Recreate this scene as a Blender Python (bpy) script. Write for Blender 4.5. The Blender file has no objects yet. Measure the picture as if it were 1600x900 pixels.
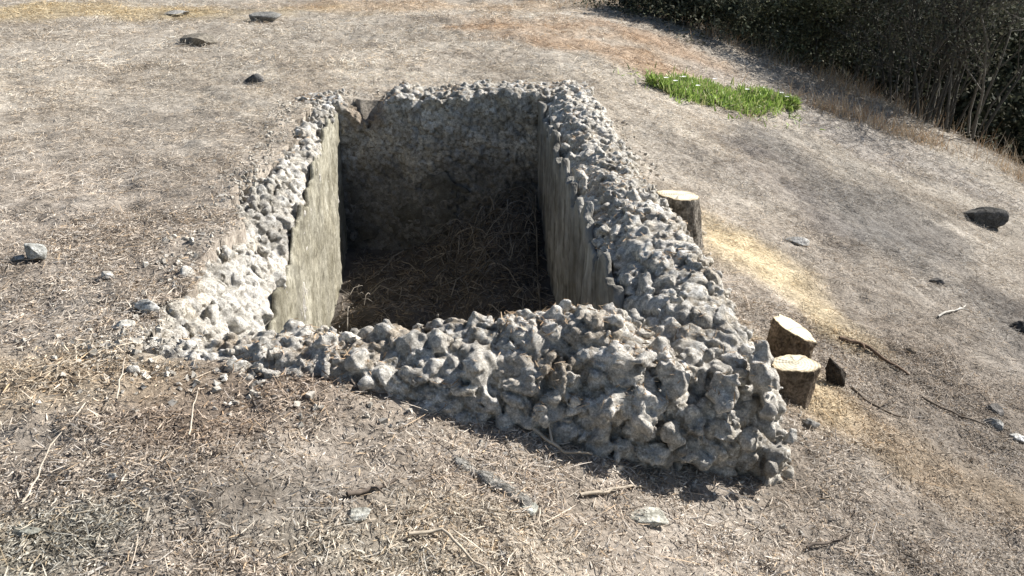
import bpy, math, random
import numpy as np
import openvdb
from mathutils import Vector, Matrix

# ------------------------------------------------------------------ camera, sky, sun, exposure
SC = bpy.context.scene
COL = SC.collection
FPX, PITCH, EYE = 1400.0, math.radians(24.0), 1.30      # rim of the tank is z = 0
cam_data = bpy.data.cameras.new("camera")
cam_data.sensor_width = 36.0
cam_data.lens = 36.0 * FPX / 1600.0
cam_data.clip_start, cam_data.clip_end = 0.05, 2000.0
cam = bpy.data.objects.new("camera", cam_data)
COL.objects.link(cam)
cam.location = (0, 0, EYE)
cam.rotation_euler = (math.radians(90) - PITCH, 0, 0)
SC.camera = cam

SUN = Vector((1.24, 0.66, 1.0)).normalized()            # towards the sun
elev = math.asin(SUN.z)
world = bpy.data.worlds.new("World")
SC.world = world
world.use_nodes = True
nt = world.node_tree
sky = nt.nodes.new("ShaderNodeTexSky")
sky.sky_type = 'NISHITA'
sky.sun_disc = False
sky.sun_elevation = elev
sky.sun_rotation = math.atan2(SUN.x, SUN.y)
nt.links.new(sky.outputs[0], nt.nodes["Background"].inputs[0])
nt.nodes["Background"].inputs[1].default_value = 0.054
sun_data = bpy.data.lights.new("sun", 'SUN')
sun_data.energy = 5.0
sun_data.angle = math.radians(0.5)
sun_data.color = (1.0, 0.965, 0.92)
sun = bpy.data.objects.new("sun", sun_data)
COL.objects.link(sun)
sun.rotation_euler = SUN.to_track_quat('Z', 'Y').to_euler()
SC.view_settings.view_transform = 'Standard'
SC.view_settings.look = 'None'
SC.view_settings.gamma = 1.0
SC.view_settings.use_curve_mapping = False
SC.view_settings.exposure = 1.0
SC.render.engine = 'CYCLES'
SC.cycles.max_bounces = 6

# ------------------------------------------------------------------ helpers
rng = np.random.default_rng(11)
random.seed(5)

def smooth(a, b, x):
    t = np.clip((x - a) / (b - a), 0, 1)
    return t * t * (3 - 2 * t)

_T = np.random.default_rng(3).random((64, 64)) * 2 - 1
def vn(x, y, cell, seed=0):
    """2D value noise, -1..1"""
    x = np.asarray(x, float) / cell + seed * 17.37
    y = np.asarray(y, float) / cell + seed * 9.71
    i, j = np.floor(x).astype(int), np.floor(y).astype(int)
    f, g = x - i, y - j
    f = f * f * (3 - 2 * f); g = g * g * (3 - 2 * g)
    a, b = _T[i & 63, j & 63], _T[(i + 1) & 63, j & 63]
    c, d = _T[i & 63, (j + 1) & 63], _T[(i + 1) & 63, (j + 1) & 63]
    return (a * (1 - f) + b * f) * (1 - g) + (c * (1 - f) + d * f) * g

def fbm(x, y, cell, seed=0, n=3):
    r, a = 0, 1.0
    for k in range(n):
        r = r + a * vn(x, y, cell / 2 ** k, seed + k * 3)
        a *= .5
    return r

def gnoise(shape, cell, rg):
    """3D value noise on a regular grid"""
    arr = rg.random([int(math.ceil(n / cell)) + 2 for n in shape]).astype(np.float32) * 2 - 1
    for ax, n in enumerate(shape):
        x = np.arange(n) / cell
        i = np.floor(x).astype(int)
        f = (x - i).astype(np.float32)
        f = f * f * (3 - 2 * f)
        sh = [1, 1, 1]; sh[ax] = n
        f = f.reshape(sh)
        arr = np.take(arr, i, ax) * (1 - f) + np.take(arr, i + 1, ax) * f
    return arr

def softplus(x, k):
    return np.logaddexp(0, x / k) * k

# ---- terrain ------------------------------------------------------
BL_P, BL_N = np.array([0.85, 12.0]), np.array([0.52, 0.855])
def past_line(x, y):
    """metres beyond the edge where the bushes begin"""
    return (x - BL_P[0]) * BL_N[0] + (y - BL_P[1]) * BL_N[1]

def ground_z(x, y, detail=True):
    x = np.asarray(x, float); y = np.asarray(y, float)
    w = x + 0.6 - 0.25 * (y - 2.4)
    z = -0.31 * (softplus(w, 0.28))
    z = np.where(w > 3.0, -0.31 * 3.0 - 0.36 * (w - 3.0), z)
    z = z - 0.02
    z = z + 0.012 * np.clip(y - 7, 0, 8) - 0.10 * softplus(1.9 - y, .2) * (x < 50)
    e = past_line(x, y)
    z = z - 0.22 * softplus(e - 0.4, 0.5) * (e < 14) - 0.22 * 13.6 * (e >= 14)
    z = z + 9.0 * smooth(16, 70, e)
    if detail:
        z = z + 0.022 * fbm(x, y, 0.9, 1) + 0.014 * fbm(x, y, 0.22, 2) + 0.009 * vn(x, y, 0.06, 5)
    return z

def ray(u, v):
    F = np.array([0, math.cos(PITCH), -math.sin(PITCH)])
    U = np.array([0, math.sin(PITCH), math.cos(PITCH)])
    return F + np.array([1., 0, 0]) * (u - 800) / FPX - U * (v - 450) / FPX

def spot(u, v):
    """where the line of sight of a picture point meets the terrain"""
    d = ray(u, v)
    t = np.linspace(1.5, 40, 8000)
    P = np.array([0, 0, EYE]) + d * t[:, None]
    h = P[:, 2] - ground_z(P[:, 0], P[:, 1])
    k = int(np.argmax(h < 0))
    return Vector(P[k])

# ---- mesh plumbing ------------------------------------------------
def mesh_obj(name, V, F, mat, parent=None, colors=None, smoothed=True, F2=None):
    """V (n,3), F (m,4) or (m,3) [, F2 the other size]; colors (n,3) -> attribute 'tint'"""
    V = np.asarray(V, np.float32)
    me = bpy.data.meshes.new(name)
    me.vertices.add(len(V))
    me.vertices.foreach_set("co", V.ravel())
    faces = [np.asarray(F, np.int32)] if len(F) else []
    if F2 is not None and len(F2):
        faces.append(np.asarray(F2, np.int32))
    idx = np.concatenate([f.ravel() for f in faces])
    tot = np.concatenate([np.full(len(f), f.shape[1], np.int32) for f in faces])
    start = np.concatenate([[0], np.cumsum(tot)[:-1]]).astype(np.int32)
    me.loops.add(len(idx))
    me.loops.foreach_set("vertex_index", idx)
    me.polygons.add(len(tot))
    me.polygons.foreach_set("loop_start", start)
    me.polygons.foreach_set("loop_total", tot)
    me.polygons.foreach_set("use_smooth", np.full(len(tot), smoothed, bool))
    if colors is not None:
        at = me.color_attributes.new("tint", 'FLOAT_COLOR', 'POINT')
        c = np.ones((len(V), 4), np.float32)
        c[:, :3] = colors
        at.data.foreach_set("color", c.ravel())
    me.materials.append(mat)
    me.update(calc_edges=True)
    me.validate()
    o = bpy.data.objects.new(name, me)
    COL.objects.link(o)
    if parent is not None:
        o.parent = parent
        o.location = -parent.location
    return o

def tag(o, label=None, cat=None, group=None, kind=None):
    if label: o["label"] = label
    if cat: o["category"] = cat
    if group: o["group"] = group
    if kind: o["kind"] = kind
    return o

def empty(name, loc, label, cat, group=None):
    o = bpy.data.objects.new(name, None)
    COL.objects.link(o)
    o.location = loc
    o.empty_display_size = 0.1
    return tag(o, label, cat, group)

class MB:
    """collects tubes and quads into one mesh"""
    def __init__(s): s.v, s.q, s.c, s.n = [], [], [], 0
    def tube(s, pts, rad, col, sides=5, cap=True):
        pts = [Vector(p) for p in pts]
        rings = []
        up = Vector((.3, .2, .9))
        for i, p in enumerate(pts):
            t = (pts[min(i + 1, len(pts) - 1)] - pts[max(i - 1, 0)])
            if t.length < 1e-9: t = Vector((0, 0, 1))
            t.normalize()
            a = t.cross(up)
            if a.length < 1e-3: a = t.cross(Vector((1, 0, 0)))
            a.normalize(); b = t.cross(a)
            r = rad[i] if hasattr(rad, '__len__') else rad
            for k in range(sides):
                g = 2 * math.pi * k / sides
                s.v.append(p + (a * math.cos(g) + b * math.sin(g)) * r); s.c.append(col)
        n0 = s.n
        for i in range(len(pts) - 1):
            for k in range(sides):
                s.q.append((n0 + i * sides + k, n0 + i * sides + (k + 1) % sides,
                            n0 + (i + 1) * sides + (k + 1) % sides, n0 + (i + 1) * sides + k))
        s.n += len(pts) * sides
    def build(s, name, mat, parent=None, smoothed=True):
        return mesh_obj(name, np.array([tuple(v) for v in s.v]), np.array(s.q), mat, parent,
                        np.array([tuple(c) for c in s.c]), smoothed)

# ---- materials ----------------------------------------------------
def material(name, rough=0.9, bumps=(), tones=(), base=None, spec=0.2, translucent=0.0):
    """colour = tint attribute (or base) x noise tones; bumps = (scale, strength, distance)"""
    m = bpy.data.materials.new(name)
    m.use_nodes = True
    N, L = m.node_tree.nodes, m.node_tree.links
    p = N["Principled BSDF"]
    p.inputs["Roughness"].default_value = rough
    p.inputs["Specular IOR Level"].default_value = spec
    tc = N.new("ShaderNodeTexCoord")
    if base is None:
        a = N.new("ShaderNodeVertexColor"); a.layer_name = "tint"
        col = a.outputs[0]
    else:
        a = N.new("ShaderNodeRGB"); a.outputs[0].default_value = (*base, 1); col = a.outputs[0]
    for sc, c0, c1, lo, hi in tones:
        n = N.new("ShaderNodeTexNoise"); n.inputs["Scale"].default_value = sc
        n.inputs["Detail"].default_value = 6; n.inputs["Roughness"].default_value = .65
        L.new(tc.outputs["Object"], n.inputs["Vector"])
        r = N.new("ShaderNodeValToRGB")
        r.color_ramp.elements[0].position, r.color_ramp.elements[1].position = lo, hi
        r.color_ramp.elements[0].color = (*c0, 1); r.color_ramp.elements[1].color = (*c1, 1)
        L.new(n.outputs["Fac"], r.inputs[0])
        x = N.new("ShaderNodeMix"); x.data_type = 'RGBA'; x.blend_type = 'MULTIPLY'
        x.inputs[0].default_value = 1
        L.new(col, x.inputs[6]); L.new(r.outputs[0], x.inputs[7])
        col = x.outputs[2]
    L.new(col, p.inputs["Base Color"])
    prev = None
    for kind, sc, st, dist in bumps:
        if kind == 'noise':
            n = N.new("ShaderNodeTexNoise"); n.inputs["Detail"].default_value = 8
            n.inputs["Roughness"].default_value = .7
            out = n.outputs["Fac"]
        elif kind == 'pits':
            n = N.new("ShaderNodeTexVoronoi"); out = n.outputs["Distance"]
        elif kind == 'grain':
            n = N.new("ShaderNodeTexNoise"); n.inputs["Detail"].default_value = 6
            out = n.outputs["Fac"]
        n.inputs["Scale"].default_value = sc
        if kind == 'grain':
            mp = N.new("ShaderNodeMapping"); mp.inputs["Scale"].default_value = (1, 1, .08)
            L.new(tc.outputs["Object"], mp.inputs[0]); L.new(mp.outputs[0], n.inputs["Vector"])
        else:
            L.new(tc.outputs["Object"], n.inputs["Vector"])
        b = N.new("ShaderNodeBump"); b.inputs["Strength"].default_value = st
        b.inputs["Distance"].default_value = dist
        L.new(out, b.inputs["Height"])
        if prev is not None: L.new(prev, b.inputs["Normal"])
        prev = b.outputs[0]
    if prev is not None: L.new(prev, p.inputs["Normal"])
    if translucent:
        tr = N.new("ShaderNodeBsdfTranslucent"); L.new(col, tr.inputs[0])
        mx = N.new("ShaderNodeMixShader"); mx.inputs[0].default_value = translucent
        L.new(p.outputs[0], mx.inputs[1]); L.new(tr.outputs[0], mx.inputs[2])
        L.new(mx.outputs[0], N["Material Output"].inputs[0])
    return m

M_soil = material("dry_soil", .95, [('noise', 14, .6, .03), ('noise', 70, .8, .012)],
                  [(9, (.62, .60, .58), (1.25, 1.25, 1.25), .32, .68), (60, (.6, .6, .6), (1.3, 1.3, 1.3), .35, .65)])
M_straw = material("dry_straw", .8, (), (), translucent=.12)
M_stone = material("rubble_stone", .92, [('noise', 30, .7, .03), ('noise', 85, .9, .016), ('noise', 210, .8, .006)],
                   [(7, (.74, .72, .69), (1.2, 1.2, 1.2), .33, .66), (38, (.70, .69, .67), (1.25, 1.25, 1.25), .38, .60), (150, (.76, .75, .73), (1.22, 1.22, 1.22), .40, .60)])
M_plaster = material("lime_plaster", .9, [('grain', 26, .4, .014), ('noise', 14, .5, .02), ('noise', 70, .6, .007)],
                     [(4.5, (.66, .64, .58), (1.14, 1.14, 1.14), .36, .64), (24, (.68, .67, .64), (1.18, 1.18, 1.18), .38, .62), (110, (.78, .78, .76), (1.15, 1.15, 1.15), .4, .6)])
M_streak = material("weathered_plaster", .92, [('grain', 22, .9, .05), ('noise', 70, .5, .008)],
                    [(5, (.6, .58, .55), (1.2, 1.2, 1.2), .35, .65)])
M_rock = material("loose_rock", .95, [('noise', 30, .6, .014), ('noise', 110, .7, .005)],
                  [(18, (.6, .6, .58), (1.25, 1.25, 1.25), .35, .65), (90, (.65, .64, .62), (1.3, 1.3, 1.3), .4, .6)], spec=.1)
M_crumb = material("rubble_crumb", .95, (), [(60, (.7, .7, .68), (1.2, 1.2, 1.2), .35, .65)])
M_bark = material("bark", .92, [('grain', 60, 1.0, .05), ('noise', 70, .8, .015)],
                  [(22, (.5, .48, .45), (1.35, 1.35, 1.35), .35, .65), (90, (.6, .6, .6), (1.3, 1.3, 1.3), .38, .62)])
M_twig = material("dead_twig", .9, (), [(40, (.7, .7, .7), (1.2, 1.2, 1.2), .35, .65)])
M_leaf = material("shrub_leaf", .8, (), (), spec=.08, translucent=.15)
M_green = material("green_leaf", .5, (), (), spec=.3, translucent=.25)
M_petal = material("white_petal", .7, (), (), base=(.8, .8, .74))
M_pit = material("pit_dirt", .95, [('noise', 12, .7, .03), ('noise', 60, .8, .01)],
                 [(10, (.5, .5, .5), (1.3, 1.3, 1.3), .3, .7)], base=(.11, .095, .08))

def cut_wood():
    m = material("cut_wood", .8, [('noise', 60, .3, .004)], [(16, (.86, .82, .74), (1.06, 1.06, 1.06), .35, .65)], base=None)
    N, L = m.node_tree.nodes, m.node_tree.links
    w = N.new("ShaderNodeTexWave"); w.wave_type = 'RINGS'; w.rings_direction = 'Z'
    w.inputs["Scale"].default_value = 26; w.inputs["Distortion"].default_value = 3; w.inputs["Detail"].default_value = 2
    tc = N.new("ShaderNodeTexCoord"); L.new(tc.outputs["Object"], w.inputs[0])
    p = N["Principled BSDF"]
    src = p.inputs["Base Color"].links[0].from_socket
    x = N.new("ShaderNodeMix"); x.data_type = 'RGBA'; x.blend_type = 'MULTIPLY'; x.inputs[0].default_value = .38
    L.new(src, x.inputs[6]); L.new(w.outputs[0], x.inputs[7]); L.new(x.outputs[2], p.inputs["Base Color"])
    return m
M_wood = cut_wood()

# ------------------------------------------------------------------ ground sheet
IN_A, IN_B, IN_C, IN_D = (np.array(p) for p in ((-1.20, 6.02), (.22, 6.15), (.43, 2.69), (-.93, 2.60)))   # inside corners
FLOOR = -1.08

def outset(poly, dists):
    """push each edge of a clockwise polygon outwards by its own distance"""
    n = len(poly); out = []
    lines = []
    c = sum(poly) / n
    for i in range(n):
        p, q = poly[i], poly[(i + 1) % n]
        d = (q - p) / np.linalg.norm(q - p)
        nn = np.array([-d[1], d[0]])
        if nn @ ((p + q) / 2 - c) < 0: nn = -nn
        lines.append((p + nn * dists[i], d))
    for i in range(n):
        (p, d), (q, e) = lines[i - 1], lines[i]
        t = np.linalg.solve(np.array([d, -e]).T, q - p)
        out.append(p + d * t[0])
    return out

def inside(poly, x, y):
    r = np.ones(np.shape(x), bool)
    c = sum(poly) / len(poly)
    for i in range(len(poly)):
        p, q = poly[i], poly[(i + 1) % len(poly)]
        s = (q[0] - p[0]) * (y - p[1]) - (q[1] - p[1]) * (x - p[0])
        sc = (q[0] - p[0]) * (c[1] - p[1]) - (q[1] - p[1]) * (c[0] - p[0])
        r &= (s * sc > 0)
    return r
INNER = [IN_A, IN_B, IN_C, IN_D]
def jitter(x, y):
    return .065 * vn(x, y, .30, 111) + .04 * vn(x, y, .1, 112), .055 * vn(x, y, .26, 113) + .03 * vn(x, y, .09, 114)
HOLE = outset(INNER, [.22, .20, .12, .12])
HOLE[3] = HOLE[3] + np.array((-.14, 0))           # back, right, front, left
FOOT = outset(INNER, [.24, .42, .16, .12])
FOOT[3] = FOOT[3] + np.array((-.12, 0))

def px_zone(x, y, z, u0, v0, ru, rv, ang=0):
    """soft round patch of the ground, centred where the photo shows it (world metres)"""
    return None

# colour patches of the ground, as (centre, radius along, radius across, direction, colour, strength)
def patch_list():
    L = []
    def add(u, v, ra, rb, ang, col, st):
        p = spot(u, v); L.append((p.x, p.y, ra, rb, math.radians(ang), np.array(col), st))
    saw = (.64, .53, .34)
    add(1210, 425, .62, .26, 118, saw, .85)
    add(1150, 395, .25, .2, 118, saw, .6)
    add(1290, 495, .5, .2, 125, saw, .5)
    add(1280, 620, .34, .2, 120, saw, .75)
    add(1400, 690, .7, .25, 150, (.50, .38, .24), .5)
    add(930, 75, 1.5, .5, 150, (.47, .29, .15), .55)
    add(870, 45, 1.6, .5, 150, (.47, .30, .16), .4)
    add(1010, 60, 1.0, .5, 150, (.45, .27, .14), .45)
    add(100, 20, 3.0, .7, 0, (.55, .43, .22), .6)
    add(650, 8, 2.6, .6, 0, (.50, .33, .17), .4)
    add(1330, 310, 1.5, .7, 120, (.27, .255, .235), .75)
    add(1450, 420, 1.2, .5, 120, (.33, .315, .29), .6)
    add(1100, 250, .8, .4, 110, (.36, .335, .30), .5)
    add(1200, 280, .9, .4, 110, (.25, .22, .20), .5)
    add(1560, 470, .9, .4, 100, (.19, .17, .15), .6)
    add(1290, 200, 1.5, .5, 140, (.50, .46, .42), .6)
    add(1450, 250, 1.5, .5, 140, (.52, .48, .43), .6)
    add(330, 640, .3, .2, 20, (.30, .22, .16), .4)
    add(260, 530, .28, .12, 20, (.60, .56, .49), .7)
    add(380, 780, .4, .14, 20, (.25, .23, .20), .5)
    add(30, 850, .3, .12, 20, (.30, .30, .25), .5)
    add(540, 860, .3, .12, 0, (.50, .48, .40), .4)
    add(740, 850, .3, .15, 0, (.45, .40, .30), .3)
    add(60, 590, .4, .2, 0, (.52, .42, .28), .4)
    return L
PATCH = patch_list()

def tint_at(x, y):
    """mean dry-litter colour of the ground"""
    base = np.empty(np.shape(x) + (3,))
    base[:] = (.465, .41, .345)
    # far ground paler and greyer straw, near ground browner
    f = smooth(3.2, 6.5, y)[..., None]
    base = base * (1 - f) + np.array((.53, .48, .405)) * f
    n = fbm(x, y, 1.3, 21)[..., None]
    base = base * (1 + .13 * n)
    n2 = fbm(x, y, .35, 31)[..., None]
    n3 = vn(x, y, .07, 35)[..., None] * (1 - .7 * f)
    base = base * (1 + .15 * n3)
    base = base * (1 + .16 * n2 * np.array((.9, 1.0, 1.1)))
    for (cx, cy, ra, rb, an, col, st) in PATCH:
        dx, dy = x - cx, y - cy
        a = (dx * math.cos(an) + dy * math.sin(an)) / ra
        b = (-dx * math.sin(an) + dy * math.cos(an)) / rb
        k = np.sqrt(a * a + b * b) + .45 * fbm(x, y, .5, 41)
        wgt = (st * (1 - smooth(.35, 1.25, k)))[..., None]
        base = base * (1 - wgt) + col * wgt
    sl = smooth(.9, 2.2, x + .6 - .25 * (y - 2.4))[..., None]          # greyer, finer litter on the right-hand slope
    base = base * (1 - .21 * sl * np.array((1.02, 1.0, .96)))
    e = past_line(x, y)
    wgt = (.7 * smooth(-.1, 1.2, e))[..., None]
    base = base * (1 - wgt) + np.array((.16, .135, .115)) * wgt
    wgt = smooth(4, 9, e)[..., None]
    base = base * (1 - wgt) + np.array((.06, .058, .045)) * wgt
    return base

def sawdust(x, y):
    r = np.zeros(np.shape(x))
    for (cx, cy, ra, rb, an, col, st) in PATCH[:4]:
        dx, dy = x - cx, y - cy
        a = (dx * math.cos(an) + dy * math.sin(an)) / ra
        b = (-dx * math.sin(an) + dy * math.cos(an)) / rb
        r = np.maximum(r, st * (1 - smooth(.4, 1.2, np.sqrt(a * a + b * b) + .3 * fbm(x, y, .4, 41))))
    return r

def axis(segs):
    out = [segs[0][0]]
    for a, b, st in segs:
        n = max(1, int(round((b - a) / st)))
        out += list(np.linspace(a, b, n + 1)[1:])
    return np.array(out)

gx = axis([(-400, -60, 40), (-60, -12, 4), (-12, -4, .25), (-4, -2.2, .05), (-2.2, 2.6, .018), (2.6, 5, .05), (5, 14, .2), (14, 60, 4), (60, 400, 40)])
gy = axis([(-300, -20, 40), (-20, .2, 1.0), (.2, 1.2, .1), (1.2, 4.0, .018), (4, 7.2, .03), (7.2, 14, .08), (14, 40, .6), (40, 100, 5), (100, 700, 60)])
GX, GY = np.meshgrid(gx, gy)
GZ = ground_z(GX, GY)
NX, NY = jitter(GX, GY)
hole = inside(HOLE, GX + NX, GY + NY)
GZ = np.where(hole, -1.7, GZ)
V = np.stack([GX, GY, GZ], -1).reshape(-1, 3)
ny, nx = GX.shape
ii = (np.arange(ny - 1)[:, None] * nx + np.arange(nx - 1)[None, :]).ravel()
Q = np.stack([ii, ii + 1, ii + nx + 1, ii + nx], -1)
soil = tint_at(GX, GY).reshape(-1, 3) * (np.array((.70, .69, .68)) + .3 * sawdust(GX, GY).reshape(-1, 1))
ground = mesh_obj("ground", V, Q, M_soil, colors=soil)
tag(ground, "dry hillside ground of bare earth under bleached straw litter", "ground", kind="structure")

# pit floor, with spoil heaped against the far right corner
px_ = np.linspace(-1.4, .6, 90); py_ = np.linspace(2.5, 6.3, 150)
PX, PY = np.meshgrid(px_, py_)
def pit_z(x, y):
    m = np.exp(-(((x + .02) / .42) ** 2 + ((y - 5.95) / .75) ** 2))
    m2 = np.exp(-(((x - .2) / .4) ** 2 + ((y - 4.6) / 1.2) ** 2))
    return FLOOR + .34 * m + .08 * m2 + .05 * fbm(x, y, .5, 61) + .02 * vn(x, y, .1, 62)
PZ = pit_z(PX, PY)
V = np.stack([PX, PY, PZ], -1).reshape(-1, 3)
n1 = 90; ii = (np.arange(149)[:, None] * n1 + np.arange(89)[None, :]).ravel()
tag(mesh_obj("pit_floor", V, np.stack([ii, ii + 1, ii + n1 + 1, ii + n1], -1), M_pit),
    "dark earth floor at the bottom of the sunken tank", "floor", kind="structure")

# ------------------------------------------------------------------ the masonry tank
tank = empty("masonry_tank", ((-.35), 4.4, FLOOR), "sunken rectangular tank of grey lumpy rubble masonry, open at the top", "tank")
HEIGHTS = []      # top surfaces, for the litter lying on the walls

def rot_rand(rg):
    q = rg.normal(size=4); q /= np.linalg.norm(q)
    w, x, y, z = q
    return np.array([[1 - 2 * (y * y + z * z), 2 * (x * y - z * w), 2 * (x * z + y * w)],
                     [2 * (x * y + z * w), 1 - 2 * (x * x + z * z), 2 * (y * z - x * w)],
                     [2 * (x * z - y * w), 2 * (y * z + x * w), 1 - 2 * (x * x + y * y)]])

_W = np.random.default_rng(8).random((32, 32, 32, 3)).astype(np.float32)
_WT = np.random.default_rng(9).normal(size=(32, 32, 32)).astype(np.float32)
def cells(P, size):
    """packed cells: distance to the nearest centre, gap to the second nearest, one random tone per cell"""
    q = (P / size).astype(np.float32)
    b = np.floor(q).astype(np.int32)
    f1 = np.full(len(q), 9, np.float32); f2 = f1.copy(); tone = np.zeros(len(q), np.float32)
    for i in (-1, 0, 1):
        for j in (-1, 0, 1):
            for k in (-1, 0, 1):
                c = b + np.array((i, j, k), np.int32)
                m = c & 31
                o = c + _W[m[:, 0], m[:, 1], m[:, 2]] - q
                d = np.sqrt((o * o).sum(1))
                nearer = d < f1
                f2 = np.where(nearer, f1, np.minimum(f2, d))
                tone = np.where(nearer, _WT[m[:, 0], m[:, 1], m[:, 2]], tone)
                f1 = np.where(nearer, d, f1)
    return f1, f2 - f1, tone

def masonry(name, p0, p1, t_rng, z_rng, vox, base_fn, stone_fn, seed, mat, rough=(.010, .005), label=None, parent=tank,
            tint_fn=None, ends=(.25, .25), lumps=None, gate=None):
    """p0->p1 runs along the inside face, t is measured away from the inside of the tank, z is up.
    base_fn(S,T,Z) -> signed distance of the mortar core; stone_fn(rg) -> list of (s,t,z,radius)."""
    rg = np.random.default_rng(seed)
    p0, p1 = np.array(p0, float), np.array(p1, float)
    Ls = np.linalg.norm(p1 - p0); d = (p1 - p0) / Ls
    nrm = np.array([-d[1], d[0]])
    if nrm @ (np.array([-.37, 4.4]) - p0) > 0: nrm = -nrm
    s = np.arange(-ends[0], Ls + ends[1], vox, dtype=np.float32)
    t = np.arange(t_rng[0], t_rng[1], vox, dtype=np.float32)
    z = np.arange(z_rng[0], z_rng[1], vox, dtype=np.float32)
    shape = (len(s), len(t), len(z))
    S, T, Z = s[:, None, None], t[None, :, None], z[None, None, :]
    D = (base_fn(S, T, Z, Ls) + np.zeros(shape, np.float32)).astype(np.float32)
    D += rough[0] * 1.2 * gnoise(shape, .09 / vox, rg) + .018 * gnoise(shape, .17 / vox, rg) * (rough[0] > .01)
    ID = np.full(shape, -1, np.int16)
    TONE = np.zeros(shape, np.float32)
    if lumps is not None:                       # packed angular rubble: lumps(s) -> [(cell size, relief, weight along s)]
        wx = [gnoise(shape, .11 / vox, rg) for _ in range(3)]
        near = np.abs(D) < .065
        near[:, :, z < -.80] = False
        G = np.broadcast_to(gate(S, T, Z), shape) if gate is not None else None
        if G is not None: near &= G > 0
        band = np.nonzero(near)
        L3 = np.stack([s[band[0]], t[band[1]], z[band[2]]], -1)
        warp = np.stack([w_[band] for w_ in wx], -1)
        add = np.zeros(len(L3), np.float32); tn = np.zeros(len(L3), np.float32)
        for size, relief, wfn in lumps:
            f1, gap, tone = cells(L3 + .022 * warp + 3.0, size)
            w_ = wfn(L3[:, 0])
            hgt = relief * (np.minimum(f1, 1.0) - .45) - relief * .55 * np.minimum(gap, .22) / .22 - relief * .22 * tone.clip(-1.5, 1.5)
            add += (w_ * (hgt + relief * .30)).astype(np.float32)
            tn += (w_ * np.where(gap < .06, -9 if size > .05 else -1.2, tone if size > .05 else tone * .4)).astype(np.float32)
        D[band] += add if G is None else add * G[band].astype(np.float32)
        TONE[band] = tn
    stones = stone_fn(rg, Ls)
    tones = []
    for k, (cs, ct, cz, r) in enumerate(stones):
        rad = r * np.array([rg.uniform(.85, 1.35), rg.uniform(.75, 1.1), rg.uniform(.6, .95)])
        R = rot_rand(rg)
        ext = r * 1.5 + .02
        i0, i1 = np.searchsorted(s, [cs - ext, cs + ext]); j0, j1 = np.searchsorted(t, [ct - ext, ct + ext]); k0, k1 = np.searchsorted(z, [cz - ext, cz + ext])
        tones.append(rg.normal())
        if i1 - i0 < 2 or j1 - j0 < 2 or k1 - k0 < 2: continue
        P = np.stack(np.broadcast_arrays(s[i0:i1, None, None] - cs, t[None, j0:j1, None] - ct, z[None, None, k0:k1] - cz), -1)
        q = (P @ R) / rad
        ln = np.sqrt((q * q).sum(-1))
        dd = ln - 1
        for _ in range(6):                      # broken flat faces
            nn = rg.normal(size=3); nn /= np.linalg.norm(nn)
            dd = np.maximum(dd, (q @ nn) - rg.uniform(.5, .9))
        dd = dd * rad.min()
        blk = D[i0:i1, j0:j1, k0:k1]
        kk = .004
        h = np.clip(.5 + .5 * (blk - dd) / kk, 0, 1)
        ID[i0:i1, j0:j1, k0:k1][dd < blk] = k
        D[i0:i1, j0:j1, k0:k1] = blk * (1 - h) + dd * h - kk * h * (1 - h)
    D += rough[0] * 1.1 * gnoise(shape, .042 / vox, rg) + rough[1] * 1.1 * gnoise(shape, .02 / vox, rg)
    pit = gnoise(shape, .028 / vox, rg)
    D += rough[1] * 2.2 * np.clip(pit - .35, 0, 1)          # small holes where grains fell out
    D[0] = D[-1] = .05; D[:, 0] = D[:, -1] = .05; D[:, :, 0] = D[:, :, -1] = .05
    g = openvdb.FloatGrid(1.0)
    g.copyFromArray(np.clip(D / vox, -3, 3))
    pts, quads = g.convertToQuads(isovalue=0.0)
    idx = np.clip(np.round(pts).astype(int), 0, np.array(shape) - 1)
    loc = np.array([s[0], t[0], z[0]]) + pts * vox
    W = np.empty_like(loc)
    W[:, :2] = p0 + loc[:, :1] * d + loc[:, 1:2] * nrm
    W[:, 2] = loc[:, 2]
    # outward faces
    quads = np.asarray(quads, np.int64)
    a, b, c = W[quads[:, 0]], W[quads[:, 1]], W[quads[:, 2]]
    fn = np.cross(b - a, c - a)
    ctr = pts[quads].mean(1)
    gn = fn[:, :1] * 0
    gl = np.stack([fn[:, :2] @ d, fn[:, :2] @ nrm, fn[:, 2]], -1)
    gl /= np.linalg.norm(gl, axis=1)[:, None] + 1e-12
    o1 = np.clip(np.round(ctr + gl * 1.5).astype(int), 0, np.array(shape) - 1)
    o0 = np.clip(np.round(ctr - gl * 1.5).astype(int), 0, np.array(shape) - 1)
    if (D[o1[:, 0], o1[:, 1], o1[:, 2]] - D[o0[:, 0], o0[:, 1], o0[:, 2]]).mean() < 0:
        quads = quads[:, ::-1]
    tones = np.array(tones + [0.0])
    sid = ID[idx[:, 0], idx[:, 1], idx[:, 2]]
    stone_col = np.array((.62, .595, .545)) * (1 + .13 * tones[sid])[:, None]
    mortar = np.array((.47, .455, .415))
    if lumps is not None:
        tn = TONE[idx[:, 0], idx[:, 1], idx[:, 2]]
        lump_col = np.array((.62, .595, .545)) * (1 + .13 * tn.clip(-1.6, 1.6))[:, None] * (1 + np.array((.03, 0, -.05)) * np.sin(tn * 7)[:, None])
        mortar = np.where((tn < -3)[:, None], np.array((.38, .345, .29)), lump_col)
    C = np.where((sid >= 0)[:, None], stone_col, mortar)
    if tint_fn is not None: C = tint_fn(C, loc, W, sid)
    ob = mesh_obj(name, W, quads, mat, parent, C)
    if label: ob["label"] = label
    # top surface
    solid = D < 0
    top = np.where(solid.any(2), z[len(z) - 1 - np.argmax(solid[:, :, ::-1], 2)], np.nan)
    HEIGHTS.append((p0, d, nrm, s, t, top))
    return ob

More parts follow.
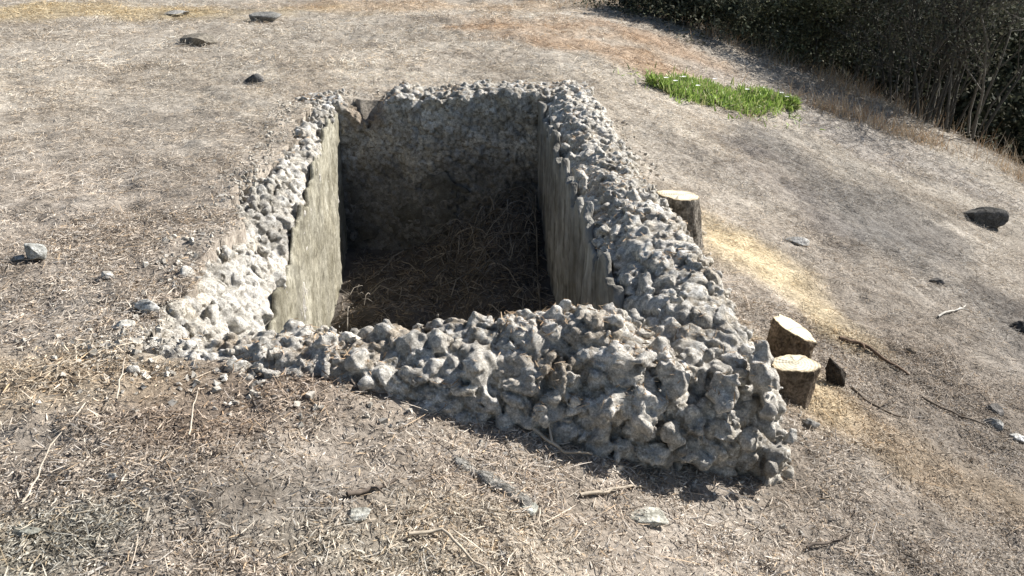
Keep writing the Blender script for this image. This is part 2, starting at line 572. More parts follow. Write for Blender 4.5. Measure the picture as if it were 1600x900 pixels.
def rbox(a, b, r):
    """2D rounded corner of two half-space distances"""
    return np.minimum(np.maximum(a + r, b + r), 0) + np.sqrt(np.maximum(a + r, 0) ** 2 + np.maximum(b + r, 0) ** 2) - r

def darts(rg, n, fn, gap, out=None):
    """throw points, keep those apart; fn(rg) -> (s,t,z,r)"""
    out = [] if out is None else out
    for _ in range(n):
        c = fn(rg)
        if c is None: continue
        if all((c[0] - o[0]) ** 2 + (c[1] - o[1]) ** 2 + (c[2] - o[2]) ** 2 > (gap * (c[3] + o[3])) ** 2 for o in out):
            out.append(c)
    return out

# --- front wall (nearest the viewer): low at its left, tall lumpy face at its right
F0, F1 = IN_D + (IN_D - IN_C) / np.linalg.norm(IN_D - IN_C) * .30, IN_C + (IN_C - IN_D) / np.linalg.norm(IN_C - IN_D) * .46
LF = np.linalg.norm(F1 - F0)
def f_top(s, t):
    z = .0 - .03 * smooth(.4, .0, s) + .03 * np.exp(-((s - 1.45) / .22) ** 2)
    z = z - .02 * smooth(.55, .35, s) + 0 * t
    z = z - .27 * smooth(1.5, 2.1, s)
    return z
def f_out(s, z):
    return .25 + .02 * smooth(.6, 0, s) + np.clip(-z, 0, .32) * (.17 + .10 * smooth(1.3, 2.1, s)) - np.clip(-z - .32, 0, .5) * .55 + .03 * np.exp(-((s - 1.5) / .4) ** 2)
def front_base(S, T, Z, L):
    top = Z - f_top(S, T) + .18 * np.clip(T - .12, 0, 1) * smooth(.4, 1.2, S)
    out = (T - f_out(S, Z)) * .95
    d = rbox(top, out, .16)
    d = rbox(d, -T + 0 * Z, .03)
    end = rbox(S - (L - .05 + .2 * np.clip(-Z - .1, 0, .6)), d, .10)
    return np.maximum(end, -S)
def front_stones(rg, L):
    def one(rg, big=False):
        s = rg.uniform(-.05, L + .14)
        k = smooth(.35, 1.4, s)
        r = (.016 + .026 * rg.random() ** 1.5) * (1 - k) + (.018 + .045 * rg.random() ** 1.5) * k
        if big: r = rg.uniform(.026, .042) * (1 - k) + rg.uniform(.044, .074) * k
        m = rg.random()
        if m < .40:
            t = rg.uniform(.0, .26); z = f_top(s, t) - .18 * max(t - .12, 0) * k - r * rg.uniform(.05, .6)
            if t > .16: z -= (t - .16) * .7
            return s, t, z, r
        z = -.68 * rg.random() ** 1.15 - .03
        if z < -.47 + .0 * s and rg.random() < .75: return None       # fewer stones in the eroded foot
        t = f_out(s, z) - r * (rg.uniform(.1, .5) if big else rg.uniform(.0, .6)) - .05 * smooth(-.18, -.04, z)
        return s, t, z, r
    A = darts(rg, 70, lambda g: one(g, True), 1.0)
    A = darts(rg, 500, one, .9, A)
    def end(rg):
        z = rg.uniform(-.5, -.06); t = rg.uniform(-.02, .32); r = rg.uniform(.03, .055)
        return L - .05 + .2 * max(-z - .1, 0) - r * .75 - .08 * max(0, (t - .2) / .15), t, z, r
    A = [a for a in A if a[0] < L - .06 + .2 * max(-a[2] - .1, 0) - max(0, .06 + a[2]) * .5]
    return A + darts(rg, 8, end, 1.0)
def front_tint(C, loc, W, sid):
    lo = smooth(-.28, -.50, loc[:, 2] + .05 * vn(loc[:, 0], loc[:, 2], .12, 9))[:, None]        # soil-stained foot
    C = C * (1 - .45 * lo) + np.array((.30, .265, .21)) * .45 * lo
    dirt = (smooth(-.05, .4, vn(W[:, 0], W[:, 1], .11, 14)) * (sid < 0) * smooth(-.13, -.05, loc[:, 2]))[:, None]
    C = C * (1 - .6 * dirt) + np.array((.36, .29, .21)) * .6 * dirt
    pale = (smooth(-.1, .5, fbm(W[:, 0], W[:, 1], .16, 17)) * smooth(1.9, .6, loc[:, 0]) * smooth(-.22, -.04, loc[:, 2]))[:, None]
    return C * (1 - .7 * pale) + np.array((.66, .64, .60)) * .7 * pale
masonry("wall", F0, F1, (-.09, .62), (-.95, .16), .0062, front_base, front_stones, 21, M_stone, (.013, .008),
        "low front wall of knobbly grey stones with a tall rounded right corner", tint_fn=front_tint, ends=(.15, .42),
        lumps=[(.055, .022, lambda s: smooth(1.3, .5, s)), (.080, .029, lambda s: smooth(.5, 1.3, s)), (.036, .015, lambda s: 1.0 + 0 * s)],
        gate=lambda S, T, Z: .35 + .65 * smooth(-.52, -.34, Z + .05 * np.sin(S * 9)) + 0 * T)

# --- right wall
def r_top(s):      # s runs from the front (0) to the back
    return .0 + .025 * np.sin(s * 2.1 + .5) - .11 * smooth(.45, -.15, s)
def r_out(s, z):
    return .385 - .025 * s / 3.4 + np.clip(-z - .05, 0, .8) * .22
def right_base(S, T, Z, L):
    top = Z - r_top(S) + .10 * smooth(.14, 0, T) + .12 * np.clip(T - .26, 0, 1)
    out = (T - r_out(S, Z)) * .95
    d = rbox(top, out, .11)
    d = rbox(d, -T + .02 * smooth(-.1, -.5, Z), .06)
    return np.maximum(np.maximum(d, -S - .18), S - L - .32)
def right_stones(rg, L):
    def one(rg):
        s = rg.uniform(-.2, L + .3)
        r = (.014 + .050 * rg.random() ** 1.6) * (1 - .2 * s / L)
        m = rg.random()
        if m < .62:
            t = rg.uniform(.02, .36); z = r_top(s) - r * rg.uniform(.2, .8) - .10 * smooth(.14, 0, t) - max(t - .26, 0) * .6
            return s, t, z, r
        if m < .85:
            z = rg.uniform(-.6, -.06); return s, r_out(s, z) - r * rg.uniform(0, .5), z, r
        z = -.05 - .35 * rg.random() ** 1.6
        return s, r * rg.uniform(.45, .9), z, r * .8
    return darts(rg, 900, one, .9)
def wall_tint(C, loc, W, sid):
    dirt = (smooth(.2, .6, vn(W[:, 0], W[:, 1], .14, 24)) * (sid < 0))[:, None]
    C = C * (1 - .4 * dirt) + np.array((.33, .28, .21)) * .4 * dirt
    pale = smooth(.3, .7, fbm(W[:, 0], W[:, 1], .2, 27))[:, None]
    return C * (1 - .3 * pale) + np.array((.60, .58, .54)) * .3 * pale
right_wall = masonry("wall", IN_C, IN_B, (-.09, .68), (-1.25, .14), .008, right_base, right_stones, 22, M_stone, (.013, .008),
                     "broad crumbling wall top of dark and pale stones beside the tree stumps", tint_fn=wall_tint, ends=(.26, .36),
                     lumps=[(.086, .031, lambda s: smooth(2.6, 1.0, s)), (.066, .028, lambda s: smooth(1.0, 2.6, s)), (.038, .013, lambda s: 1.0 + 0 * s)],
                     gate=lambda S, T, Z: np.maximum(smooth(.0, .04, T), smooth(-.20, -.10, Z)))

# --- left wall: flush with the ground, its broken edge sloping down to the plaster
def l_ch(s):       # s from the front to the back
    return .05 + .24 * smooth(2.7, .3, s)
def l_top(s, t):
    return -l_ch(s) * (1 - np.clip(t / (.15 + .11 * smooth(2.7, .3, s)), 0, 1)) - .05 * smooth(.35, -.1, s) - .08 * smooth(-.03, .08, t - .11 - .13 * smooth(2.7, .3, s))
def left_base(S, T, Z, L):
    top = (Z - l_top(S, T)) * .8
    d = rbox(top, -T, .04)
    d = np.maximum(d, T - .34)
    return np.maximum(np.maximum(d, -S - .02), S - L - .3)
def left_stones(rg, L):
    def one(rg):
        s = rg.uniform(-.05, L + .25); t = rg.uniform(.0, .33); r = .012 + .036 * rg.random() ** 1.5
        return s, t, l_top(s, t) - r * rg.uniform(.0, .7), r
    return darts(rg, 900, one, .9)
def left_tint(C, loc, W, sid):
    pale = (smooth(2.2, .4, loc[:, 0]) * smooth(-.2, .5, fbm(W[:, 0], W[:, 1], .16, 37) + .4 * (loc[:, 1] < .16)))[:, None]
    C = C * (1 - .75 * pale) + np.array((.64, .62, .575)) * .75 * pale
    dk = smooth(.15, .5, vn(W[:, 0], W[:, 1], .3, 38))[:, None] * smooth(.5, 1.2, loc[:, :1])
    return C * (1 - .35 * dk) + np.array((.22, .215, .20)) * .35 * dk
left_wall = masonry("wall", IN_D, IN_A, (-.07, .42), (-1.25, .10), .008, left_base, left_stones, 23, M_stone, (.014, .008),
                    "buried wall level with the ground, its pale broken edge over smooth plaster", tint_fn=left_tint, ends=(.12, .32), lumps=[(.062, .030, lambda s: 1.0 + 0 * s)], gate=lambda S, T, Z: smooth(.0, .05, T) + 0 * Z)

# --- back wall with a V-shaped gap filled with earth
def b_top(s):      # s from the left (0) to the right
    v = .21 * np.clip(1 - np.abs(s - .22) / .19, 0, 1)
    return .02 - .03 * smooth(.35, .05, s) - v + .015 * np.sin(s * 7)
def back_base(S, T, Z, L):
    top = (Z - b_top(S)) * .8
    d = rbox(top, -T + 0 * Z, .02)
    d = np.maximum(d, T - .36)
    return np.maximum(np.maximum(d, -S - .26), S - L - .34)
def back_stones(rg, L):
    def one(rg):
        s = rg.uniform(-.25, L + .35); m = rg.random()
        r = rg.uniform(.018, .034)
        if m < .6:
            t = rg.uniform(.02, .34); return s, t, b_top(s) - r * rg.uniform(-.1, .6), r
        z = -.02 - .48 * rg.random() ** 1.2
        if z > b_top(s) - .02: return None
        return s, r * rg.uniform(.65, 1.0), z, r * .8
    return darts(rg, 700, one, .9)
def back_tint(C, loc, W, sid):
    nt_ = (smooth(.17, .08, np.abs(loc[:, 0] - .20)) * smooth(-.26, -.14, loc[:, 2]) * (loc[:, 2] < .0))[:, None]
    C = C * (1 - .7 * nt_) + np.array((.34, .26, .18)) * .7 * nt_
    dk = smooth(-.35, -.55, loc[:, 2] + .1 * fbm(loc[:, 0], loc[:, 2], .25, 48))[:, None]  # stain low on the wall, also painting in the pit's shade
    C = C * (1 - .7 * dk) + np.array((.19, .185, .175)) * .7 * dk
    return C * .80  # whole wall darkened in colour to deepen the pit's shade
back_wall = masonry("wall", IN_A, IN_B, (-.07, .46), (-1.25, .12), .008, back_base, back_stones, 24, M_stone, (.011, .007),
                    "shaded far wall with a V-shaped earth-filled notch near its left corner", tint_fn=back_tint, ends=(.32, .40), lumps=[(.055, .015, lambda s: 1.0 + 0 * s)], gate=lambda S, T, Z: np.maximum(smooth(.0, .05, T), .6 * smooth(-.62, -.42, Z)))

# --- plaster linings
def lining(name, p0, p1, z0, ztop, mat, col, seed, parent, label, thick=.022, ends=(.0, .0), groove=0.0):
    def base(S, T, Z, L):
        edge = (Z - ztop(S)) * .9
        g = groove * np.sin(S * 55 + 2 * np.sin(S * 17)) if groove else 0
        d = np.maximum(edge, np.abs(T + thick * .5 + .004 * np.sin(S * 4 + Z * 3) + g) - thick * .5)
        return np.maximum(d, np.maximum(-S, S - L))
    def tint(C, loc, W, sid):
        n = .5 + .5 * fbm(loc[:, 0], loc[:, 2], .4, seed)
        c = np.array(col)[None, :] * (.88 + .22 * n)[:, None]
        if groove: c = c * (1 + .32 * vn(loc[:, 0], loc[:, 2] * .06, .05, seed + 8) + .3 * vn(loc[:, 0], loc[:, 2] * .05, .018, seed + 9))[:, None].clip(.3, 2)
        d = smooth(.1, .6, fbm(loc[:, 0] * 3, loc[:, 2] * .6, .25, seed + 3))[:, None]
        c = c * (1 - .35 * d) + np.array((.15, .14, .115)) * .35 * d
        chip = smooth(.25, .5, fbm(loc[:, 0], loc[:, 2], .14, seed + 5) + .5 * smooth(.18, 0, ztop(loc[:, 0]) - loc[:, 2]))[:, None]
        return c * (1 - .5 * chip) + np.array(col) * 1.45 * .5 * chip
    h = len(HEIGHTS)
    o = masonry(name, p0, p1, (-.09, .06), (z0, .06), .008, base, lambda rg, L: [], seed, mat, (.004, .002), label, parent, tint, ends)
    del HEIGHTS[h:]
    return o
nz = lambda s, k: .03 * np.sin(s * 9 + k) + .02 * np.sin(s * 23 + 2 * k) + .012 * np.sin(s * 51 + k)
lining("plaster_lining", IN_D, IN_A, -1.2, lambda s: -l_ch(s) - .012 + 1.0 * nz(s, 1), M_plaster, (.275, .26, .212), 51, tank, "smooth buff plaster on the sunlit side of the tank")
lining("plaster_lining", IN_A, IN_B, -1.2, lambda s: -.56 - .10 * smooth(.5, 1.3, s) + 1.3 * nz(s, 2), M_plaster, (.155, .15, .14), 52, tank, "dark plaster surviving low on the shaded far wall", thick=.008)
lining("plaster_lining", IN_C, IN_B, -1.2, lambda s: -.09 + 1.6 * nz(s, 3), M_streak, (.23, .222, .20), 53, tank, "grey plaster furrowed with vertical streaks", thick=.035, groove=.007)

# ------------------------------------------------------------------ litter (uncountable)
PAL = np.array([(1.24, 1.24, 1.22), (1.1, 1.04, .98), (.68, .62, .56), (.98, 1.02, 1.08), (1.1, .94, .74), (.46, .43, .41), (1.4, 1.4, 1.4)])
PALW = np.array([.25, .23, .17, .13, .08, .08, .06])

def blades(x, y, z, length, width, rg, flat=.28, curl=.25, colors=None, az=None, up=None, segs=2):
    """thin ribbons lying about; returns V, Q, C"""
    n = len(x)
    if az is None: az = rg.uniform(0, 2 * np.pi, n)
    el = rg.normal(0, flat, n) if up is None else up
    d = np.stack([np.cos(az) * np.cos(el), np.sin(az) * np.cos(el), np.sin(el)], -1)
    roll = rg.normal(0, .7, n)
    side = np.stack([-np.sin(az), np.cos(az), np.zeros(n)], -1)
    upv = np.cross(d, side)
    side = side * np.cos(roll)[:, None] + upv * np.sin(roll)[:, None]
    bend = np.cross(d, side) * (rg.normal(0, curl, n) * length)[:, None]
    P0 = np.stack([x, y, z], -1)
    rows = []
    for k in range(segs + 1):
        f = k / segs - (.5 if up is None else 0)
        c = P0 + d * (length * f)[:, None] + bend * (f * f)
        w = (width * (1 - .55 * abs(2 * (k / segs) - 1)) if up is None else width * (1 - .75 * k / segs)) * .5
        rows += [c + side * w[:, None], c - side * w[:, None]]
    m = len(rows)
    Vv = np.stack(rows, 1).reshape(-1, 3)
    b = np.arange(n)[:, None] * m
    Qs = [b + np.array([[2 * k, 2 * k + 1, 2 * k + 3, 2 * k + 2]]) for k in range(segs)]
    return Vv, np.concatenate(Qs), np.repeat(colors, m, 0)

def litter_colors(x, y, rg):
    c = tint_at(x, y) * PAL[rg.choice(len(PAL), len(x), p=PALW)]
    return np.clip(c * rg.uniform(.8, 1.2, (len(x), 1)), .01, .85)

def scatter(n, x0, x1, y0, y1, rg, keep=None):
    x, y = rg.uniform(x0, x1, n), rg.uniform(y0, y1, n)
    jx, jy = jitter(x, y)
    k = ~inside(FOOT, x + jx, y + jy) & (np.abs(x) < .60 * y + .5)
    if keep is not None: k &= rg.random(n) < keep(x, y)
    return x[k], y[k]

def join(parts):
    Vs, Qs, Cs, n = [], [], [], 0
    for v, q, c in parts:
        Vs.append(v); Qs.append(q + n); Cs.append(c); n += len(v)
    return np.concatenate(Vs), np.concatenate(Qs), np.concatenate(Cs)

def build_litter():
    rg = np.random.default_rng(77)
    parts = []
    dens = lambda x, y: np.clip(.75 + .5 * fbm(x, y, .5, 71), .15, 1) * (.35 + .65 * smooth(-.75, .15, fbm(x, y, .22, 73))) * (1 - .75 * sawdust(x, y))
    # near: short chaff
    x, y = scatter(480000, -2.4, 2.9, 1.15, 3.8, rg, dens); n = len(x)
    parts.append(blades(x, y, ground_z(x, y) + rg.uniform(.001, .014, n), (.005 + .012 * rg.gamma(1.2, .9, n)) * (1 - .35 * smooth(.6, 1.8, x)), .0013 + .0036 * rg.random(n) ** 1.6, rg, colors=litter_colors(x, y, rg)))
    # near: longer stalks
    x, y = scatter(3500, -2.4, 2.9, 1.15, 4.2, rg, dens); n = len(x)
    parts.append(blades(x, y, ground_z(x, y) + rg.uniform(.006, .02, n), rg.gamma(3, .022, n) + .02, rg.uniform(.0018, .0035, n), rg, .16, .12, litter_colors(x, y, rg) * 1.05, segs=3))
    # middle distance
    x, y = scatter(300000, -4.6, 5.2, 3.6, 7.4, rg, dens); n = len(x)
    parts.append(blades(x, y, ground_z(x, y) + rg.uniform(.001, .016, n), rg.uniform(.015, .05, n), rg.uniform(.002, .005, n), rg, colors=litter_colors(x, y, rg), segs=1))
    # far
    x, y = scatter(230000, -9, 8, 7.2, 15, rg, dens); n = len(x)
    parts.append(blades(x, y, ground_z(x, y) + rg.uniform(.002, .03, n), rg.uniform(.03, .085, n), rg.uniform(.004, .009, n), rg, .35, colors=litter_colors(x, y, rg), segs=1))
    # wind-blown straw on the wall tops
    for p0, d, nrm, s, t, top in HEIGHTS:
        k = 5200
        i, j = rg.integers(0, len(s), k), rg.integers(0, len(t), k)
        h = top[i, j]
        W = p0 + s[i][:, None] * d + t[j][:, None] * nrm
        ok = np.isfinite(h) & (h > -.16) & (h > ground_z(W[:, 0], W[:, 1]) - .02) & (vn(W[:, 0], W[:, 1], .13, 14) > rg.uniform(-.1, .5, k))
        W, h = W[ok], h[ok]; n = len(h)
        parts.append(blades(W[:, 0], W[:, 1], h + .006, rg.uniform(.012, .045, n), rg.uniform(.002, .0045, n), rg, .4,
                            colors=np.clip(np.array((.44, .33, .22)) * PAL[rg.choice(len(PAL), n, p=PALW)], .02, .8)))
    Vv, Qq, Cc = join(parts)
    tag(mesh_obj("straw_litter", Vv, Qq, M_straw, colors=Cc, smoothed=False), "bleached straw and chaff strewn over the slope", "litter", kind="stuff")

build_litter()

def build_tufts():
    """upright dry grass along the foot of the bushes"""
    rg = np.random.default_rng(78)
    n = 90000
    x, y = rg.uniform(-1, 9, n), rg.uniform(5, 15, n)
    e = past_line(x, y)
    cl = fbm(x, y, .45, 81)
    p = np.exp(-((e + .10) / .5) ** 2) * smooth(-.5, .5, cl) + .30 * np.exp(-((e - .9) / .9) ** 2) * smooth(-.1, .6, cl)
    k = (rg.random(n) < p) & (np.abs(x) < .62 * y + .5)
    x, y, e = x[k], y[k], e[k]; n = len(x)
    base = np.array([(.46, .30, .17), (.52, .40, .26), (.40, .32, .23), (.52, .47, .39)])
    c = base[rg.choice(4, n, p=[.28, .3, .15, .27])] * rg.uniform(.75, 1.2, (n, 1))
    h = rg.uniform(.07, .26, n) * (1 + .3 * smooth(4, 6, x))
    parts = [blades(x, y, ground_z(x, y) - .01, h, rg.uniform(.003, .007, n), rg, colors=c, curl=.5, up=rg.normal(1.0, .4, n))]
    # rusty fringe on the sunny side of the bushes
    pl = [spot(*q) for q in ((1150, 128), (1240, 158), (1330, 180), (1420, 212), (1510, 248), (1620, 292))]
    k = 3000
    i = rg.integers(0, len(pl) - 1, k); f = rg.random(k)
    A = np.array([p[:2] for p in pl])
    q = A[i] * (1 - f[:, None]) + A[i + 1] * f[:, None] + rg.normal(0, .13, (k, 2))
    ok = fbm(q[:, 0], q[:, 1], .35, 86) > rg.uniform(-.5, .4, k)
    x, y = q[ok, 0], q[ok, 1]; n = len(x)
    c = base[rg.choice(4, n, p=[.26, .38, .10, .26])] * rg.uniform(.8, 1.25, (n, 1))
    parts.append(blades(x, y, ground_z(x, y) - .01, rg.uniform(.06, .24, n), rg.uniform(.003, .007, n), rg, colors=c, curl=.5, up=rg.normal(1.0, .4, n)))
    # sparse standing stalks elsewhere
    x, y = scatter(1500, -6, 6, 6, 14, rg); n = len(x)
    parts.append(blades(x, y, ground_z(x, y) - .005, rg.uniform(.03, .10, n), rg.uniform(.003, .006, n), rg, colors=litter_colors(x, y, rg), up=rg.normal(.9, .3, n)))
    x, y = scatter(260, -2.2, 2.4, 1.2, 4.5, rg); n = len(x)
    parts.append(blades(x, y, ground_z(x, y) - .005, rg.uniform(.03, .11, n), rg.uniform(.002, .0035, n), rg, colors=litter_colors(x, y, rg), up=rg.normal(.6, .3, n), segs=3))
    Vv, Qq, Cc = join(parts)
    tag(mesh_obj("dry_grass", Vv, Qq, M_straw, colors=Cc, smoothed=False), "rusty upright dry grass along the foot of the bushes", "grass", kind="stuff")
build_tufts()

def pit_brush():
    """tangle of dead stems in the far right corner of the pit, and litter on its floor"""
    rg = np.random.default_rng(79)
    mb = MB()
    for k in range(420):
        a = rg.uniform(0, 2 * np.pi)
        if k < 260:
            x0, y0 = rg.normal(-.12, .26), rg.normal(5.6, .35)
            ln, lift = rg.uniform(.15, .5), rg.uniform(.02, .16)
        else:
            x0, y0 = rg.uniform(-1.0, .25), rg.uniform(3.6, 5.7)
            ln, lift = rg.uniform(.12, .5), rg.uniform(.0, .14)
        x1, y1 = x0 + math.cos(a) * ln * .7, y0 + math.sin(a) * ln * .7
        x0, x1 = np.clip([x0, x1], -1.0, .16); y0, y1 = np.clip([y0, y1], 2.9, 5.98)
        P = []
        for f in np.linspace(0, 1, 6):
            x, y = x0 + (x1 - x0) * f, y0 + (y1 - y0) * f
            P.append((x, y, float(pit_z(x, y)) + .01 + lift * math.sin(f * 2.3) + rg.normal(0, .01)))
        c = np.array([(.20, .175, .145), (.13, .115, .095), (.27, .24, .20)][rg.integers(3)]) * rg.uniform(.7, 1.1)
        mb.tube(P, rg.uniform(.0018, .0045), tuple(c), 3)
    tag(mb.build("dead_brush", M_twig), "tangle of dead brown stems heaped in the shaded pit", "brush", kind="stuff")
    n = 9000
    x, y = rg.uniform(-1.1, .3, n), rg.uniform(2.9, 6.05, n)
    ok = inside(outset(INNER, [-.06] * 4), x, y); x, y = x[ok], y[ok]; n = len(x)
    c = np.array((.24, .205, .165)) * PAL[rg.choice(len(PAL), n, p=PALW)]
    v, q, cc = blades(x, y, pit_z(x, y) + .008, rg.uniform(.02, .09, n), rg.uniform(.003, .008, n), rg, .35, colors=c)
    tag(mesh_obj("leaf_litter", v, q, M_straw, colors=cc, smoothed=False), "dark leaf litter covering the pit floor", "litter", kind="stuff")
pit_brush()

# ------------------------------------------------------------------ loose stones
def rubble_crumbs():
    rg = np.random.default_rng(83)
    base = np.array([(-1, -1, -1), (1, -1, -1), (1, 1, -1), (-1, 1, -1), (-.7, -.6, 1), (.6, -.7, .9), (.7, .6, 1.1), (-.6, .7, .8)], float)
    Fq = np.array([(0, 3, 2, 1), (4, 5, 6, 7), (0, 1, 5, 4), (1, 2, 6, 5), (2, 3, 7, 6), (3, 0, 4, 7)])
    pts = []
    def line(a, b, n, sp, off=(0, 0)):
        f = rg.random(n)[:, None]
        p = np.array(a) * (1 - f) + np.array(b) * f + rg.normal(0, sp, (n, 2)) + np.array(off)
        pts.append(p)
    line(F0 - np.array((.1, .30)), F1 - np.array((.05, .40)), 200, .07)
    line(F0 + np.array((-.1, -.08)), F0 + np.array((.5, -.28)), 110, .09)
    line(IN_D + np.array((-.42, .0)), IN_D + np.array((-.25, -.2)), 150, .10)
    line(IN_D + np.array((-.30, 0)), IN_A + np.array((-.28, 0)), 700, .06)
    line(IN_A + np.array((-.2, .30)), IN_B + np.array((.3, .36)), 260, .07)
    line(IN_C + np.array((.66, -.1)), IN_B + np.array((.5, 0)), 260, .06)
    P = np.concatenate(pts); n = len(P)
    z = ground_z(P[:, 0], P[:, 1])
    size = .003 + .007 * rg.random(n) ** 2.5
    Vs = []
    for k in range(n):
        v = (base + rg.normal(0, .22, base.shape)) * size[k] * rg.uniform(.7, 1.2, 3)
        Vs.append((v @ rot_rand(rg).T) + np.array((P[k, 0], P[k, 1], z[k] + size[k] * .4)))
    Q = (np.arange(n)[:, None, None] * 8 + Fq[None]).reshape(-1, 4)
    c = np.repeat(np.array((.44, .41, .36)) * rg.uniform(.7, 1.2, (n, 1)), 8, 0)
    tag(mesh_obj("rubble_crumbs", np.concatenate(Vs), Q, M_crumb, colors=c, smoothed=False), "pale crumbs of stone and mortar fallen round the tank", "rubble", kind="stuff")
rubble_crumbs()

def icosphere(sub):
    import bmesh
    bm = bmesh.new()
    bmesh.ops.create_icosphere(bm, subdivisions=sub, radius=1)
    Vv = np.array([v.co[:] for v in bm.verts]); Ff = np.array([[v.index for v in f.verts] for f in bm.faces])
    bm.free()
    return Vv, Ff
ICO = icosphere(4)

def rock(uv, width_px, size, col, label, seed, name="rock", sink=.35, cuts=14, yaw=0, cat="rock", group="loose rocks scattered on the slope"):
    """uv: picture point of its foot; size = (length, depth, height) as ratios of the width"""
    rg = np.random.default_rng(seed)
    p = spot(*uv)
    dist = (p - Vector((0, 0, EYE))).dot(Vector((0, math.cos(PITCH), -math.sin(PITCH))))
    w = width_px / FPX * dist
    Vv = ICO[0].copy()
    for _ in range(cuts):                      # chop flat facets
        nn = rg.normal(size=3); nn /= np.linalg.norm(nn); h = rg.uniform(.48, .82)
        e = Vv @ nn - h
        Vv = Vv - np.where(e > 0, e, 0)[:, None] * nn
    Vv += .05 * np.stack([vn(Vv[:, 0] + 3 * k, Vv[:, 1] + Vv[:, 2], .35, seed + k) for k in range(3)], -1)
    Vv += .03 * np.stack([vn(Vv[:, 0] + 3 * k + Vv[:, 2], Vv[:, 1] - Vv[:, 2], .13, seed + k + 9) for k in range(3)], -1)
    Vv *= np.array(size) * w * .5 / .85
    ca, sa = math.cos(yaw), math.sin(yaw)
    Vv = np.stack([Vv[:, 0] * ca - Vv[:, 1] * sa, Vv[:, 0] * sa + Vv[:, 1] * ca, Vv[:, 2]], -1)
    hgt = Vv[:, 2].max() - Vv[:, 2].min()
    c = np.array(col)[None] * (1 + .12 * vn(Vv[:, 0], Vv[:, 1] + Vv[:, 2], .03, seed))[:, None]
    o = mesh_obj(name, Vv, ICO[1], M_rock, colors=c)
    y_in = size[1] * w * .4
    gz = float(ground_z(p.x, p.y + y_in))
    o.location = (p.x, p.y + y_in, gz - Vv[:, 2].min() - hgt * sink)
    tag(o, label, cat, group)
    return o

G, D_, W_ = (.36, .345, .31), (.13, .125, .115), (.58, .56, .52)
rock((52, 410), 38, (1, .8, .9), (.40, .40, .375), "pale grey angular rock, largest on the ground left of the tank", 1, sink=.15)
rock((28, 408), 22, (1, .7, .5), (.40, .395, .37), "small flat pale stone touching the angular rock left of the tank", 2)
rock((168, 437), 19, (1, .8, .8), (.46, .44, .40), "small white stone between the angular rock and the tank", 3, sink=.2)
rock((298, 71), 62, (1, .7, .55), (.20, .18, .15), "low brown-grey rock half buried in the straw beyond the tank", 4, sink=.45)
rock((408, 34), 60, (1, .6, .35), (.24, .235, .22), "flat dark rock lying highest up the slope", 5)
rock((272, 26), 44, (1, .6, .26), (.32, .31, .29), "flat grey rock nearly level with the straw beside the highest rock", 6)
rock((394, 131), 38, (1, .5, .55), (.12, .115, .11), "dark pointed stone shard behind the tank's left rim", 7, cuts=10, yaw=-.5)
rock((1541, 358), 66, (1, .65, .52), (.11, .105, .097), "large black rock alone on the right-hand slope", 48, cuts=11, sink=.3)
rock((1247, 384), 36, (1, .6, .4), (.40, .39, .37), "grey stone above the yellow sawdust patch", 9)
rock((1466, 446), 22, (1, .8, .6), (.14, .13, .12), "small dark stone below the large black rock", 10)
rock((1598, 522), 40, (1, .8, .7), (.08, .075, .07), "black rock cut by the right edge of the picture", 11)
rock((1427, 556), 20, (1, .8, .7), (.17, .14, .11), "small brown stone to the right of the pair of stumps", 12)
rock((1267, 672), 30, (1, .8, .65), (.22, .21, .195), "grey stone near the tank's front right corner", 13)
rock((1558, 650), 26, (1, .8, .9), (.16, .15, .14), "upright dark stone near the lower right edge", 14)
rock((1556, 672), 36, (1, .7, .55), (.30, .295, .28), "grey stone just below the upright dark stone", 15)
rock((1592, 692), 32, (1, .7, .45), (.62, .61, .58), "white stone at the lower right edge", 16)
rock((1012, 826), 92, (1, .55, .14), (.40, .39, .34), "flat lichen-pale stone lying in front of the tank's shadow", 17, sink=.45)
rock((822, 804), 46, (1, .6, .3), (.42, .42, .37), "pale green-grey stone at the end of the weathered plank", 18, sink=.4)
rock((556, 818), 52, (1, .7, .3), (.44, .43, .38), "pale crusted stone in the straw below the tank's front wall", 19, sink=.4)
rock((28, 842), 54, (1, .7, .3), (.22, .22, .19), "dull grey-green stone in the lower left corner", 20, sink=.4)
rock((190, 515), 36, (1, .7, .5), (.58, .56, .51), "whitish rubble lump beyond the tank's front left corner", 21, sink=.3)
rock((228, 492), 34, (1, .6, .6), (.52, .51, .48), "grey-white rubble lump against the outer edge of the left wall", 22, sink=.2)
rock((175, 752), 18, (1, .8, .7), (.45, .44, .41), "small grey pebble in the open straw at lower left", 23)

